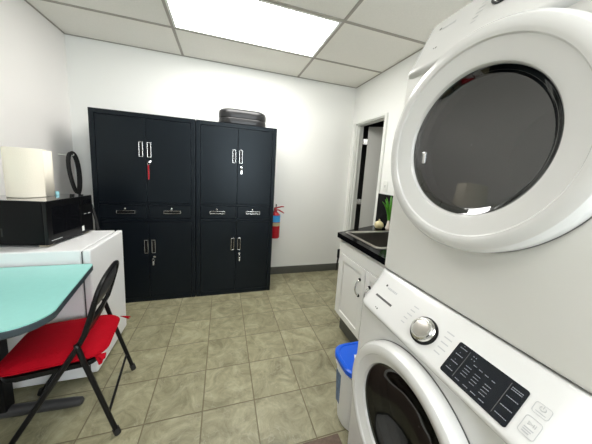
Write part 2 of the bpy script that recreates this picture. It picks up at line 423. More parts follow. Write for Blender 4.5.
# black zipped case on the right cupboard
t = thing('case', 'black padded leather case lying on the right black cabinet', 'case', (1.655, -0.255, 1.85))
def case_ring(ins, z): return [(x, y, z) for x, y in rrect(1.405+ins, 1.905-ins, -0.405+ins, -0.105-ins, 0.13-ins*0.6, 8)]
MB().loft([case_ring(0.018, 1.85), case_ring(0.004, 1.862), case_ring(0.0, 1.885), case_ring(0.002, 1.910), case_ring(0.005, 1.916)]).build('base', leather, t)
MB().loft([case_ring(0.005, 1.920), case_ring(0.001, 1.926), case_ring(0.0, 1.965), case_ring(0.005, 1.992), case_ring(0.022, 2.008), case_ring(0.06, 2.015)]).build('top', leather, t)
MB().loft([case_ring(0.008, 1.914), case_ring(0.008, 1.922)]).build('zip', black_p, t)

# fire extinguisher
ex, ey = 2.107, -0.085
t = thing('fire_extinguisher', 'red fire extinguisher with blue label hung on the back wall', 'fire extinguisher', (ex, ey, 0.54))
MB().lathe([(0.02, 0.54), (0.058, 0.545), (0.064, 0.56), (0.064, 0.82), (0.055, 0.855), (0.03, 0.878), (0.018, 0.885)], (ex, ey, 0), 'z', 32, True, True).build('cylinder', ext_red, t)
MB().lathe([(0.0645, 0.757), (0.0655, 0.757), (0.0655, 0.845), (0.0645, 0.845)], (ex, ey, 0), 'z', 32).build('label_sleeve', ext_blue, t)
MB().lathe([(0.0645, 0.708), (0.0652, 0.708), (0.0652, 0.750), (0.0645, 0.750)], (ex, ey, 0), 'z', 32).build('paper_band', ext_tan, t)
MB().lathe([(0.02, 0.885), (0.02, 0.935), (0.012, 0.94)], (ex, ey, 0), 'z', 16, True, True).build('valve', ext_red, t)
l_ = MB().tube([(ex-0.02, ey-0.01, 0.925), (ex+0.03, ey-0.02, 0.945), (ex+0.075, ey-0.03, 0.957), (ex+0.10, ey-0.035, 0.955)], [0.009, 0.009, 0.008, 0.006], 8)
l_.build('squeeze_lever', ext_red, t)
MB().tube([(ex-0.01, ey-0.01, 0.915), (ex+0.04, ey-0.02, 0.910), (ex+0.085, ey-0.03, 0.885), (ex+0.105, ey-0.035, 0.872)], [0.009, 0.009, 0.008, 0.006], 8).build('carry_handle', ext_red, t)
MB().box(ex-0.003, ex+0.011, ey-0.02, ey+0.0, 0.935, 0.985, 0.003).build('pin', gasket, t)
MB().box(ex-0.02, ex+0.02, ey+0.062, -0.001, 0.62, 0.88, 0.002).build('bracket', gasket, t)

# ------------------------------------------------------------------ sink unit
CF, CT, CB = 2.432, 0.90, 0.858
sx0, sx1, sy0, sy1 = 2.505, 3.02, -1.66, -1.205             # sink cut-out
ct = MB()
ct.prism([(CF, -2.12), (sx0, -2.12), (sx0, -1.165), (CF, -1.195)][::1], CB, CT)
ct.prism([(sx1, -2.12), (XR-0.002, -2.12), (XR-0.002, -0.86), (sx1, -0.92)], CB, CT)
ct.prism([(sx0, -2.12), (sx1, -2.12), (sx1, sy0), (sx0, sy0)], CB, CT)
ct.prism([(sx0, sy1), (sx1, sy1), (sx1, -0.92), (sx0, -1.165)], CB, CT)
o = ct.build('countertop', counter_m); bm = bmesh.new(); bm.from_mesh(o.data); bmesh.ops.remove_doubles(bm, verts=bm.verts, dist=0.0005); bm.to_mesh(o.data); bm.free()
tag(recenter(o), 'black polished countertop around the steel sink', 'countertop')
o = MB().box(XR-0.022, XR-0.0005, -2.12, -0.752, CT+0.001, 1.222, 0.002).build('backsplash', counter_m)
tag(recenter(o), 'black polished backsplash standing on the counter against the right wall', 'backsplash')
t = thing('sink', 'stainless steel drop-in sink in the black countertop', 'sink', ((sx0+sx1)/2, (sy0+sy1)/2, CT-0.18))
rim = MB()
def rr3(ins, z, r=0.045): return [(x, y, z) for x, y in rrect(sx0+ins, sx1-ins, sy0+ins, sy1-ins, max(0.012, r-ins*0.4), 6)]
rim.loft([rr3(-0.014, CT+0.001), rr3(-0.013, CT+0.006), rr3(-0.004, CT+0.009), rr3(0.014, CT+0.007), rr3(0.02, CT+0.001)], False, False)
rim.build('rim', steel, t)
MB().loft([rr3(0.02, CT+0.001), rr3(0.026, CT-0.012, 0.05), rr3(0.034, CT-0.15, 0.06), rr3(0.06, CT-0.175, 0.07)], False, True).build('basin', mat('basin_steel_shaded', (0.26, 0.25, 0.23), 0.32, 1.0), t)  # bowl coloured darker than the rim steel to stand for shade inside
MB().lathe([(0.04, CT-0.173), (0.036, CT-0.171), (0.018, CT-0.174), (0.002, CT-0.174)], ((sx0+sx1)/2, (sy0+sy1)/2, 0), 'z', 24).build('drain', chrome, t)
# base cupboard
bx = 2.462
t = thing('sink_cabinet', 'white sink cabinet with raised panel doors under the black counter', 'cabinet', (2.80, -1.66, 0))
b = MB()
b.box(bx, XR-0.005, -1.222, -1.207, 0.165, 0.72, 0.001)                  # end panel
b.box(bx, XR-0.005, -1.222, -1.207, 0.72, CB-0.001, 0.001)
b.box(bx, bx+0.02, -2.12, -1.222, 0.165, 0.19); b.box(bx, bx+0.02, -2.12, -1.222, 0.73, CB-0.001)
b.box(bx, bx+0.02, -1.29, -1.222, 0.19, 0.73); b.box(bx, bx+0.02, -1.665, -1.625, 0.19, 0.73); b.box(bx, bx+0.02, -2.12, -2.05, 0.19, 0.73)
b.box(bx+0.02, XR-0.005, -2.12, -1.222, 0.165, 0.185)
b.box(XR-0.02, XR-0.005, -2.12, -1.222, 0.185, 0.7)
b.build('carcass', cupb_m, t)
MB().box(bx+0.05, XR-0.01, -2.11, -1.235, 0, 0.164).build('toe_kick', base_m, t)
MB().box(bx-0.012, bx+0.001, -2.06, -1.262, 0.742, 0.832, 0.005).build('false_drawer_front', cupb_m, t)
def panel_door(y0, y1, z0, z1, hy):
    d = MB(); x = bx-0.018
    fr = 0.052
    d.box(x, bx-0.0005, y0, y0+fr, z0, z1, 0.003); d.box(x, bx-0.0005, y1-fr, y1, z0, z1, 0.003)
    d.box(x, bx-0.0005, y0+fr, y1-fr, z0, z0+fr, 0.003); d.box(x, bx-0.0005, y0+fr, y1-fr, z1-fr, z1, 0.003)
    d.box(x+0.010, bx-0.0005, y0+fr, y1-fr, z0+fr, z1-fr)
    a, q = y0+fr+0.012, y1-fr-0.012; e, f = z0+fr+0.012, z1-fr-0.012
    d.loft([[(x+0.0105, a, e), (x+0.0105, q, e), (x+0.0105, q, f), (x+0.0105, a, f)],
            [(x+0.003, a+0.03, e+0.03), (x+0.003, q-0.03, e+0.03), (x+0.003, q-0.03, f-0.03), (x+0.003, a+0.03, f-0.03)]], False, True)
    dd = d.build('door', cupb_m, t, 25)
    h = MB().tube(bez((x, hy, 0.515), (x-0.045, hy, 0.525), (x-0.045, hy, 0.625), (x, hy, 0.635), 14), [0.008]*3+[0.006]*9+[0.008]*3, 10).build('handle', chrome, dd)
    for hz in (0.512, 0.638):
        MB().lathe([(0.013, 0.0), (0.012, -0.008), (0.005, -0.011)], (x, hy, hz), 'x', 12, True, True).build('handle_foot', black_p, dd)
panel_door(-1.642, -1.262, 0.182, 0.735, -1.585)
panel_door(-2.06, -1.650, 0.182, 0.735, -1.71)
# black plug hanging at the cupboard end
t = thing('cord_holder', 'small black holder with a thin cord at the far end of the sink cabinet', 'cord', (2.452, -1.21, 0.56))
MB().box(2.445, 2.472, -1.2065, -1.190, 0.665, 0.745, 0.004).build('holder', black_p, t)
MB().tube(bez((2.458, -1.198, 0.668), (2.452, -1.197, 0.63), (2.450, -1.197, 0.60), (2.447, -1.197, 0.545)), [0.008-0.0003*i for i in range(13)], 8).build('cord', black_r, t)

# greens on the counter
def onion_plant(px, py):
    t = thing('spring_onion', 'green onion with upright leaves standing behind the sink', 'onion', (px, py, CT))
    MB().lathe([(0.004, CT+0.001), (0.020, CT+0.006), (0.026, CT+0.022), (0.018, CT+0.045), (0.010, CT+0.085), (0.009, CT+0.12)], (px, py, 0), 'z', 16, True, True).build('bulb', garlic_m, t)
    for i in range(9):
        a = i*2.4; L_ = 0.20+0.016*(i % 4); lean = 0.012+0.007*(i % 5)
        dx, dy = math.cos(a), math.sin(a)
        P_ = bez((px+dx*0.004, py+dy*0.004, CT+0.09), (px+dx*0.006, py+dy*0.006, CT+0.16), (px+dx*lean*1.2, py+dy*lean*1.2, CT+0.08+L_*0.8), (px+dx*lean*2.8, py+dy*lean*2.8, CT+0.08+L_), 9)
        MB().tube(P_, [0.005, 0.008, 0.010, 0.011, 0.011, 0.010, 0.009, 0.007, 0.005, 0.0015], 7).build('leaf', green_l, t)
onion_plant(2.985, -1.155)
o = MB().lathe([(0.004, 0.002), (0.030, 0.006), (0.044, 0.028), (0.042, 0.05), (0.026, 0.070), (0.008, 0.080), (0.005, 0.096)], (2.93, -1.09, CT), 'z', 24, True, True).build('onion', onion_w)
tag(recenter(o), 'pale yellow onion behind the sink at the left of the green leaves', 'onion')
t = thing('garlic_bulb', 'pinkish white garlic bulb behind the sink near the dryer', 'garlic', (3.03, -1.235, CT))
g = MB()
for i in range(7):
    a = 2*PI*i/7
    g.ball((3.055+0.016*math.cos(a), -1.243+0.016*math.sin(a)+0.0, CT+0.034), 0.020, 0.020, 0.026, 12)
g.build('cloves', garlic_m, t)
MB().lathe([(0.014, CT+0.05), (0.006, CT+0.066), (0.005, CT+0.085)], (3.055, -1.243, 0), 'z', 10, True, True).build('stem', garlic_m, t)

# ------------------------------------------------------------------ washer and dryer
ANG = math.radians(48)
def machine(name, label, cat, X0, YC, Z0, HW, zc, R, yd, top, ang, rg, body, feet):
    """front face at x = X0, depth to +x"""
    t = thing(name, label, cat, (X0+0.43, YC, Z0), None)
    zb = Z0+(0.03 if feet else 0.0)
    # shell with a round hole in the front
    cy, cz = YC+yd, Z0+zc; rh = R*0.86
    N_ = 96
    def outline(ins):
        y0, y1, z0, z1 = YC-HW+ins, YC+HW-ins, zb+ins, Z0+0.835
        pts = []
        for j in range(N_):
            a = 2*PI*j/N_; dy, dz = math.cos(a), math.sin(a)
            s = min([((y1-cy)/dy) if dy > 1e-9 else 1e9, ((y0-cy)/dy) if dy < -1e-9 else 1e9, ((z1-cz)/dz) if dz > 1e-9 else 1e9, ((z0-cz)/dz) if dz < -1e-9 else 1e9])
            pts.append([cy+dy*s, cz+dz*s])
        for c in ((y0, z0), (y1, z0), (y1, z1), (y0, z1)):
            i = min(range(N_), key=lambda q: (pts[q][0]-c[0])**2+(pts[q][1]-c[1])**2); pts[i] = list(c)
        return pts
    hole = [(X0, cy+rh*math.cos(2*PI*j/N_), cz+rh*math.sin(2*PI*j/N_)) for j in range(N_)]
    O1 = [(X0, y, z) for y, z in outline(0.016)]; O2 = [(X0+0.006, y, z) for y, z in outline(0.005)]; O3 = [(X0+0.018, y, z) for y, z in outline(0)]
    O4 = [(X0+0.84, y, z) for y, z in outline(0)]
    b = MB(); b.loft([hole, O1, O2, O3, O4], False, True)
    b.box(X0+0.10, X0+0.84, YC-HW, YC+HW, Z0+0.82, Z0+top-0.003, 0.004)
    if feet:
        pass
    b.build('body', body, t, 30)
    if feet:
        for fx in (0.08, 0.76):
            for s in (-1, 1):
                MB().lathe([(0.024, Z0+0.001), (0.024, Z0+0.012), (0.012, Z0+0.014), (0.012, Z0+0.034)], (X0+fx, YC+s*(HW-0.07), 0), 'z', 16, True, True).build('foot', black_r, t)
    # slanted control console
    ANG = math.radians(ang); sl = (-math.cos(ANG), -math.sin(ANG)); nm = (-math.sin(ANG), math.cos(ANG))
    SL = (top-0.856)/math.sin(ANG); TX = -0.012+math.cos(ANG)*SL; T = (X0+TX, Z0+top); f_ = SL/0.16
    prof = [(0.13, top+0.001), (TX+0.010, top+0.004), (TX+0.002, top+0.002)]
    for s in (0.01, 0.05, 0.09, 0.13, 0.16): prof.append((TX+sl[0]*s*f_, top+sl[1]*s*f_))
    e = prof[-1]
    prof += [(e[0]-0.006, e[1]-0.010), (e[0]-0.0075, e[1]-0.018), (e[0]-0.003, e[1]-0.027), (e[0]+0.012, e[1]-0.034), (0.02, e[1]-0.038), (0.13, e[1]-0.036)]
    rings = []
    ys = [-1, -0.995, -0.985, -0.965, -0.94, -0.90, -0.85] + [-0.7+0.1*i for i in range(15)] + [0.85, 0.90, 0.94, 0.965, 0.985, 0.995, 1]
    for q in ys:
        y = q*HW; dd = HW-abs(y); Rr = 0.060
        off = 0.0 if dd >= Rr else Rr-math.sqrt(max(0, Rr*Rr-(Rr-dd)**2))
        rings.append([(X0+px+off*max(0, min(1, (0.13-px)/0.12)), YC+y, Z0+pz-off*0.0) for px, pz in prof])
    con = MB(); con.loft(rings, True, True); con = con.build('console', white_app, t, 40)
    def cp(y, s, h=0.0): return Vector((T[0]+sl[0]*s+nm[0]*h, y, T[1]+sl[1]*s+nm[1]*h))
    def slab(mb, y0, y1, s0, s1, h0, h1):
        mb.loft([[cp(y0, s0, h0), cp(y1, s0, h0), cp(y1, s1, h0), cp(y0, s1, h0)], [cp(y0, s0, h1), cp(y1, s0, h1), cp(y1, s1, h1), cp(y0, s1, h1)]])
    dY = YC+2.4875
    # knob
    ky, ks = -2.472+dY, 0.102*(1 if ang < 55 else 0.62)
    def rings_at(prof_, y, s, n=40):
        c = cp(y, s); u = Vector((0, 1, 0)); v = Vector((sl[0], 0, sl[1])); w_ = Vector((nm[0], 0, nm[1]))
        return [[c+u*(r*math.cos(2*PI*j/n))+v*(r*math.sin(2*PI*j/n))+w_*h for j in range(n)] for r, h in prof_]
    MB().loft(rings_at([(0.047, 0.0005), (0.047, 0.004), (0.041, 0.005)], ky, ks)).build('knob_bezel', black_p, t)
    kn = MB().loft(rings_at([(0.041, 0.004), (0.041, 0.010), (0.037, 0.013), (0.0365, 0.019), (0.034, 0.022), (0.029, 0.0222), (0.0275, 0.0205)], ky, ks), True, True).build('knob', chrome, t, 25)
    MB().loft(rings_at([(0.0275, 0.0200), (0.026, 0.0218), (0.016, 0.0226), (0.004, 0.0228)], ky, ks), False, True).build('knob_cap', steel, kn)
    # programme print either side of the knob
    pr = MB()
    for i, (yy, ss, ln) in enumerate(((-2.388, 0.052, .022), (-2.386, 0.070, .020), (-2.384, 0.088, .022), (-2.382, 0.106, .018), (-2.384, 0.124, .016),
                                      (-2.530, 0.056, .024), (-2.532, 0.074, .026), (-2.533, 0.092, .024), (-2.534, 0.110, .026), (-2.533, 0.128, .020))):
        y0 = yy+dY; y1 = y0-ln if yy < -2.45 else y0-ln
        slab(pr, y0, y1, ss, ss+0.0035, 0.0002, 0.0008)
    # maker's line and small marks by the drawer
    x = -2.243
    for ln in (0.006, 0.007, 0.008, 0.005, 0.007, 0.008, 0.006):
        slab(pr, x+dY, x-ln*0.75+dY, 0.052, 0.0605, 0.0002, 0.0008); x -= ln+0.0012
    pr.build('printed_legend', grey_print, con)
    mk = MB(); mk.loft(rings_at([(0.005, 0.0002), (0.005, 0.0009)], -2.230+dY, 0.050, 14)); slab(mk, -2.254+dY, -2.259+dY, 0.150, 0.154, 0.0002, 0.0008); slab(mk, -2.264+dY, -2.270+dY, 0.150, 0.156, 0.0002, 0.0008)
    mk.build('printed_mark', gasket, con)
    if name == 'washing_machine':
        dr = MB(); slab(dr, -2.214+dY, -2.312+dY, 0.104, 0.113, -0.004, 0.0006); dr.build('drawer_pull', gasket, con)
    # control glass
    gp = MB(); y0, y1, s0, s1 = -2.576+dY, -2.748+dY, 0.058, 0.160
    out = rrect(min(y0, y1), max(y0, y1), s0, s1, 0.006, 4)
    gp.loft([[cp(a, c, 0.0003) for a, c in out], [cp(a, c, 0.0022) for a, c in out]])
    gp = gp.build('control_panel', disp_m, t)
    lg = MB()
    def word(u, v, ln, th=0.0022):
        x = y0+(y1-y0)*u; e = x-ln*abs(y1-y0); s = s0+(s1-s0)*v
        while x > e+0.001:
            wl = min(random.uniform(0.002, 0.0045), x-e); slab(lg, x, x-wl, s, s+th, 0.0021, 0.0026); x -= wl+0.0009
    for v in (0.12, 0.34, 0.57, 0.80): word(0.05, v, 0.12); word(0.09, v-0.075, 0.015, 0.0014)
    for v in (0.14, 0.38, 0.62, 0.84): word(0.83, v, 0.14)
    word(0.83, 0.19, 0.13)
    for u in (0.25, 0.40, 0.56):
        for i in range(4): word(u+0.02, 0.44+i*0.085+(u-0.25)*0.2, 0.085, 0.0018)
    for u in (0.34, 0.43, 0.52, 0.62): word(u, 0.30+(u-0.34)*0.1, 0.05)
    for u in (0.25, 0.38, 0.50, 0.62): word(u, 0.88, 0.075)
    for u in (0.27, 0.31): word(u, 0.12, 0.02); word(u, 0.21, 0.02)
    lg.build('panel_legend', legend_m, gp)
    dv = MB()
    for u in (0.205, 0.80):
        x = y0+(y1-y0)*u; slab(dv, x, x-0.0012, s0+0.008, s1-0.008, 0.0021, 0.0025)
    dv.build('divider_line', gasket, gp)
    # two touch buttons with their symbols
    def ring_rect(mb, yc, sc, hy, hs, th):
        A = [cp(yc+a, sc+c, 0.0004) for a, c in rrect(-hy, hy, -hs, hs, 0.006, 4)]; B = [cp(yc+a, sc+c, 0.0004) for a, c in rrect(-hy+th, hy-th, -hs+th, hs-th, 0.005, 4)]
        A2 = [p+Vector((nm[0], 0, nm[1]))*0.0006 for p in A]; B2 = [p+Vector((nm[0], 0, nm[1]))*0.0006 for p in B]
        mb.loft([A, A2, B2, B, A], False, False)
    b1 = MB(); yb = -2.776+dY; ring_rect(b1, yb, 0.076, 0.015, 0.013, 0.0010)
    pts = [cp(yb+0.0055*math.sin(a), 0.072-0.0045*math.cos(a), 0.0008) for a in [0.6+i*(2*PI-1.2)/14 for i in range(15)]]
    b1.tube(pts, 0.0006, 5); b1.tube([cp(yb, 0.065, 0.0008), cp(yb, 0.071, 0.0008)], 0.0006, 5)
    slab(b1, yb+0.009, yb-0.009, 0.082, 0.0835, 0.0003, 0.0008)
    b1.build('power_button', grey_print, con)
    b2 = MB(); ring_rect(b2, yb, 0.121, 0.015, 0.021, 0.0010)
    tri = [cp(yb+0.006, 0.110, 0.0006), cp(yb-0.001, 0.114, 0.0006), cp(yb+0.006, 0.118, 0.0006)]
    b2.tube(tri, 0.0006, 5, closed=True); slab(b2, yb-0.003, yb-0.004, 0.110, 0.118, 0.0003, 0.0009); slab(b2, yb-0.0062, yb-0.0072, 0.110, 0.118, 0.0003, 0.0009)
    for q in range(3): slab(b2, yb+0.009, yb-0.008+0.002*q, 0.124+0.005*q, 0.1265+0.005*q, 0.0003, 0.0008)
    b2.build('start_button', grey_print, con)
    # round door
    dr_ = MB()
    prof2 = [(R, 0.002), (R, -0.030), (R*0.992, -0.042), (R*0.968, -0.052), (R*0.93, -0.057), (R*0.89, -0.0575), (R*0.875, -0.0565), (R*0.855, -0.055), (R*0.845, -0.0500), (R*0.83, -0.0485), (rg+0.014, -0.040), (rg+0.004, -0.036), (rg, -0.030), (rg-0.002, -0.018)]
    dr_.lathe(prof2, (X0, cy, cz), 'x', 128)
    dr_ = dr_.build('door', white_app, t, 28)
    MB().lathe([(R*1.004, 0.0022), (R*1.004, -0.004), (R*0.996, -0.004)], (X0, cy, cz), 'x', 96).build('door_seal', gasket, dr_)
    return t, dr_, (X0, cy, cz)
# washing machine
WX, WY = 2.085, -2.4875
t, d, (X0, cy, cz) = machine('washing_machine', 'white front-loading washing machine under the dryer', 'washing machine', WX, WY, 0.0, 0.3475, 0.52, 0.286, 0.006, 0.975, 48, 0.208, white_app, True)
MB().lathe([(0.208, -0.026), (0.190, -0.020), (0.165, -0.004), (0.135, 0.025), (0.095, 0.048), (0.05, 0.058), (0.002, 0.060)], (X0, cy, cz), 'x', 64).build('glass', glass_w, d, face=(-1, 0, 0))
MB().lathe([(0.208, -0.016), (0.240, 0.000), (0.243, 0.03), (0.215, 0.055), (0.21, 0.09)], (X0, cy, cz), 'x', 64).build('gasket', gasket, t)
dm = MB(); dm.lathe([(0.21, 0.09), (0.245, 0.095), (0.25, 0.15), (0.25, 0.45), (0.22, 0.47), (0.002, 0.475)], (X0, cy, cz), 'x', 64)
for i in range(3):
    a = 0.5+i*2*PI/3
    dm.tube([(X0+0.12, cy+0.235*math.cos(a), cz+0.235*math.sin(a)), (X0+0.44, cy+0.235*math.cos(a), cz+0.235*math.sin(a))], 0.025, 8)
dm.build('drum', drum_m, t)
# dryer on top
t, d, (X0, cy, cz) = machine('dryer', 'white front-loading dryer stacked on the washing machine', 'dryer', 2.185, WY, 0.981, 0.3475, 0.535, 0.322, 0.004, 1.042, 62, 0.214, beige_app, False)
MB().lathe([(0.212, -0.026), (0.208, -0.024), (0.196, -0.014), (0.19, -0.012), (0.1, -0.011), (0.002, -0.011)], (X0, cy, cz), 'x', 96).build('glass', glass_d, d, face=(-1, 0, 0))
MB().lathe([(0.20, -0.018), (0.235, 0.0), (0.235, 0.05), (0.21, 0.06), (0.21, 0.5), (0.002, 0.5)], (X0, cy-0.0, cz), 'x', 64).build('drum', drum_m, t)
lt = MB(); lt.box(X0-0.018, X0-0.0112, cy+0.165, cy+0.184, cz-0.055, cz-0.012, 0.003); lt.build('latch', chrome, d)

# bucket
t = thing('bucket', 'white plastic tub with a blue lid between washer and sink cabinet', 'bucket', (2.215, -2.005, 0))
def brr(ins, z): return [(x, y, z) for x, y in rrect(2.085+ins, 2.345-ins, -2.130+ins, -1.890-ins, 0.075, 7)]
MB().loft([brr(0.038, 0.001), brr(0.032, 0.008), brr(0.012, 0.335), brr(0.006, 0.338), brr(0.006, 0.352), brr(0.012, 0.355), brr(0.011, 0.375)]).build('tub', bucket_m, t)
lid = MB().loft([brr(0.004, 0.366), brr(0.0, 0.370), brr(0.0, 0.392), brr(0.006, 0.398), brr(0.016, 0.398), brr(0.02, 0.393)]).build('lid', lid_m, t)
MB().prism([(2.17, -2.02), (2.20, -2.035), (2.22, -2.0), (2.185, -1.985)], 0.3932, 0.3942).build('lid_sticker', bucket_m, lid)
lb = MB()
def bx_at(z): return 2.085+0.012+(0.032-0.012)*(0.335-z)/(0.327)-0.0012
lb.loft([[(bx_at(0.10), -1.995, 0.10), (bx_at(0.10), -1.960, 0.10), (bx_at(0.30), -1.955, 0.30), (bx_at(0.30), -2.010, 0.30)],
         [(bx_at(0.10)+0.003, -1.995, 0.10), (bx_at(0.10)+0.003, -1.960, 0.10), (bx_at(0.30)+0.003, -1.955, 0.30), (bx_at(0.30)+0.003, -2.010, 0.30)]])
lb.build('label_patch', lab_b, t)
# rug
o = MB().box(1.50, 2.075, -3.1, -2.072, 0.001, 0.011, 0.004).build('rug', rug_m)
tag(recenter(o), 'brown mat on the floor in front of the washing machine', 'rug')

# ------------------------------------------------------------------ refrigerator, microwave
fy0, fy1, fz = -1.376, -0.884, 0.866
t = thing('mini_fridge', 'white mini fridge against the left wall under the microwave', 'refrigerator', (0.37, -1.13, 0))
MB().box(0.05, 0.655, fy0, fy1, 0.02, fz, 0.008, 3).build('body', fridge_m, t)
MB().box(0.655, 0.664, fy0+0.012, fy1-0.012, 0.05, fz-0.012).build('gasket', gasket, t)
d = MB().box(0.664, 0.704, fy0, fy1, 0.045, fz, 0.010, 3).build('door', fridge_m, t)
for s in (fy0+0.06, fy1-0.06):
    for x in (0.1, 0.6): MB().lathe([(0.018, 0.001), (0.018, 0.022)], (x, s, 0), 'z', 12, True, True).build('foot', black_r, t)
# microwave, turned a little towards the room
MA = math.radians(8.0)
t = thing('microwave', 'black microwave oven standing on the white mini fridge', 'microwave', (0.475, -1.306, fz))
Mm = Matrix.Translation((0.475, -1.306, fz)) @ Matrix.Rotation(-MA, 4, 'Z')     # local: -x depth, +y along the front
z0, z1, WD, DP = 0.014, 0.279, 0.394, 0.385
MB().box(-DP, -0.022, 0, WD, z0, z1-0.002, 0.004, M=Mm).build('casing', mat('microwave_enamel', (0.003, 0.003, 0.0035), 0.3, spec=0.12), t)
MB().box(-DP+0.002, -0.002, 0.003, WD-0.003, z1-0.002, z1, 0.0006, M=Mm).build('top_panel', mat('microwave_top', (0.02, 0.02, 0.02), 0.07, spec=1.0, coat=1.0), t)
dd = MB().box(-0.021, 0.0, 0.0, WD*0.72, z0, z1-0.0025, 0.004, M=Mm).build('door', black_p, t)
MB().box(-0.001, 0.0015, 0.035, WD*0.66, z0+0.055, z1-0.04, 0.0008, M=Mm).build('window', black_g, dd)
MB().box(0.0, 0.0012, 0.02, 0.10, z0+0.022, z0+0.026, M=Mm).build('printed_line', grey_print, dd)
cp_ = MB().box(-0.021, 0.0, WD*0.725, WD, z0, z1-0.0025, 0.004, M=Mm).build('control_panel', black_p, t)
MB().box(-0.001, 0.0012, WD*0.76, WD*0.96, z1-0.06, z1-0.03, 0.0005, M=Mm).build('display', black_g, cp_)
k_ = MB()
for i in range(2): k_.box(0.0, 0.0012, WD*(0.77+0.1*i), WD*(0.83+0.1*i), z0+0.135, z0+0.139, M=Mm)
k_.build('printed_line', grey_print, cp_)
MB().box(0.0, 0.0015, WD*0.70, WD*0.75, z0+0.02, z0+0.055, M=Mm).build('sticker', trim_m, cp_)
for (x, y) in ((-0.04, 0.04), (-0.04, WD-0.04), (-DP+0.04, 0.04), (-DP+0.04, WD-0.04)):
    MB().box(x-0.03, x+0.02, y-0.02, y+0.02, 0.0005, z0+0.001, 0.003, M=Mm).build('foot', tan_p, t)
vt = MB()
for i in range(7):
    vt.box(-0.33+i*0.016, -0.322+i*0.016, -0.0008, 0.001, z0+0.05, z0+0.10, M=Mm)
vt.build('vent', black_r, t)
mw_top = fz+z1
# cord dropping behind the microwave
o = MB().tube([(0.452, -0.895, 1.08), (0.47, -0.882, 1.082), (0.505, -0.872, 1.06), (0.520, -0.870, 0.99), (0.530, -0.868, 0.93), (0.538, -0.868, 0.88), (0.54, -0.868, 0.70), (0.50, -0.865, 0.45)], 0.009, 8).build('power_cord', black_r)
tag(recenter(o), 'black cord dropping between the microwave and the tall cabinet', 'cord')
# coil of cable hung on the left wall
t = thing('cable_coil', 'black cable coiled in a tall loop behind the microwave', 'cable', (0.1, -0.2, 1.06))
cc = MB()
for kx, dr2 in ((0.092, 0.0), (0.106, 0.007)):
    pts = []
    for i in range(28):
        a = 2*PI*i/28; h = math.sin(a)
        pts.append((kx+0.004*math.sin(2*a), -0.208-0.030*h+(0.072+dr2)*math.cos(a), 1.262+(0.190+dr2)*h))
    cc.tube(pts, 0.0115, 8, closed=True)
cc.build('coil', black_r, t)
MB().tube([(0.115, -0.19, 1.09), (0.12, -0.18, 1.0), (0.13, -0.20, 0.8), (0.12, -0.22, 0.5), (0.10, -0.2, 0.2)], 0.010, 8).build('tail', black_r, t)
MB().tube([(0.001, -0.238, 1.433), (0.08, -0.238, 1.430), (0.114, -0.238, 1.430), (0.117, -0.238, 1.445)], 0.005, 8).build('hook', trim_m, t)
# paper towel roll
tx, ty = 0.272, -1.085
t = thing('paper_towel_roll', 'cream paper towel roll standing on the black microwave', 'paper towel roll', (tx, ty, mw_top))
rl = MB(); zt = mw_top+0.001
rl.lathe([(0.02, 0.0), (0.091, 0.0), (0.094, 0.003), (0.094, 0.297), (0.091, 0.301), (0.026, 0.301)], (tx, ty, zt), 'z', 48)
rl.build('roll', towel_m, t, 50)
MB().lathe([(0.026, 0.302), (0.022, 0.302), (0.022, 0.002), (0.026, 0.002)], (tx, ty, zt), 'z', 24).build('core', card_m, t)
fl = MB(); A, B = [], []
for i in range(13):
    u = i/12; a = -0.15+0.8*u
    r = 0.0945+0.026*max(0, (u-0.3)/0.7)**1.3
    A.append((tx+r*math.cos(a), ty+r*math.sin(a), zt+0.001)); B.append((tx+r*math.cos(a), ty+r*math.sin(a), zt+0.293))
for i in range(12): fl.quad(A[i], A[i+1], B[i+1], B[i])
bmesh.ops.remove_doubles(fl.bm, verts=fl.bm.verts, dist=0.0001)
o = fl.build('loose_sheet', towel_m, t); sm = o.modifiers.new('thick', 'SOLIDIFY'); sm.thickness = 0.0015
# pale blue cap
o = MB().lathe([(0.014, 0.0), (0.014, 0.018), (0.011, 0.021)], (0.345, -0.955, mw_top+0.001), 'z', 20, True, True).build('bottle_cap', cyan_p)
tag(recenter(o), 'tiny pale blue cap on the microwave behind the towel roll', 'cap')

# ------------------------------------------------------------------ table
t = thing('table', 'teal topped table with a dark edge against the left wall', 'table', (0.42, -1.71, 0))
TZ = 0.79
out = rrect(0.015, 0.812, -2.022, -1.395, [0.022, 0.01, 0.01, 0.12], 8)
out2 = [(x-0.085*max(0, min(1, (y+1.90)/0.5))*(1 if x > 0.5 else 0), y) for x, y in out]
tp = MB(); tp.prism(out2, TZ-0.006, TZ); tp.build('table_top', teal, t)
def scale_out(k): return [(0.41+(x-0.41)*k, -1.704+(y+1.704)*k) for x, y in out2]
tp = MB(); tp.loft([[(x, y, TZ-0.036) for x, y in scale_out(0.996)], [(x, y, TZ-0.032) for x, y in scale_out(1.004)], [(x, y, TZ-0.010) for x, y in scale_out(1.004)], [(x, y, TZ-0.0062) for x, y in scale_out(1.0)]])
tp.build('edge_band', edge_m, t)
for py in (-1.555, -1.90):
    MB().box(0.33, 0.39, py-0.03, py+0.03, 0.06, TZ-0.037, 0.006).build('post', chair_m, t)
    MB().tube([(0.04, py, 0.035), (0.08, py, 0.038), (0.36, py, 0.045), (0.66, py-0.012, 0.038), (0.70, py-0.012, 0.035), (0.712, py-0.012, 0.032)], [0.020, 0.028, 0.030, 0.026, 0.023, 0.012], 12).build('foot', chair_p, t)

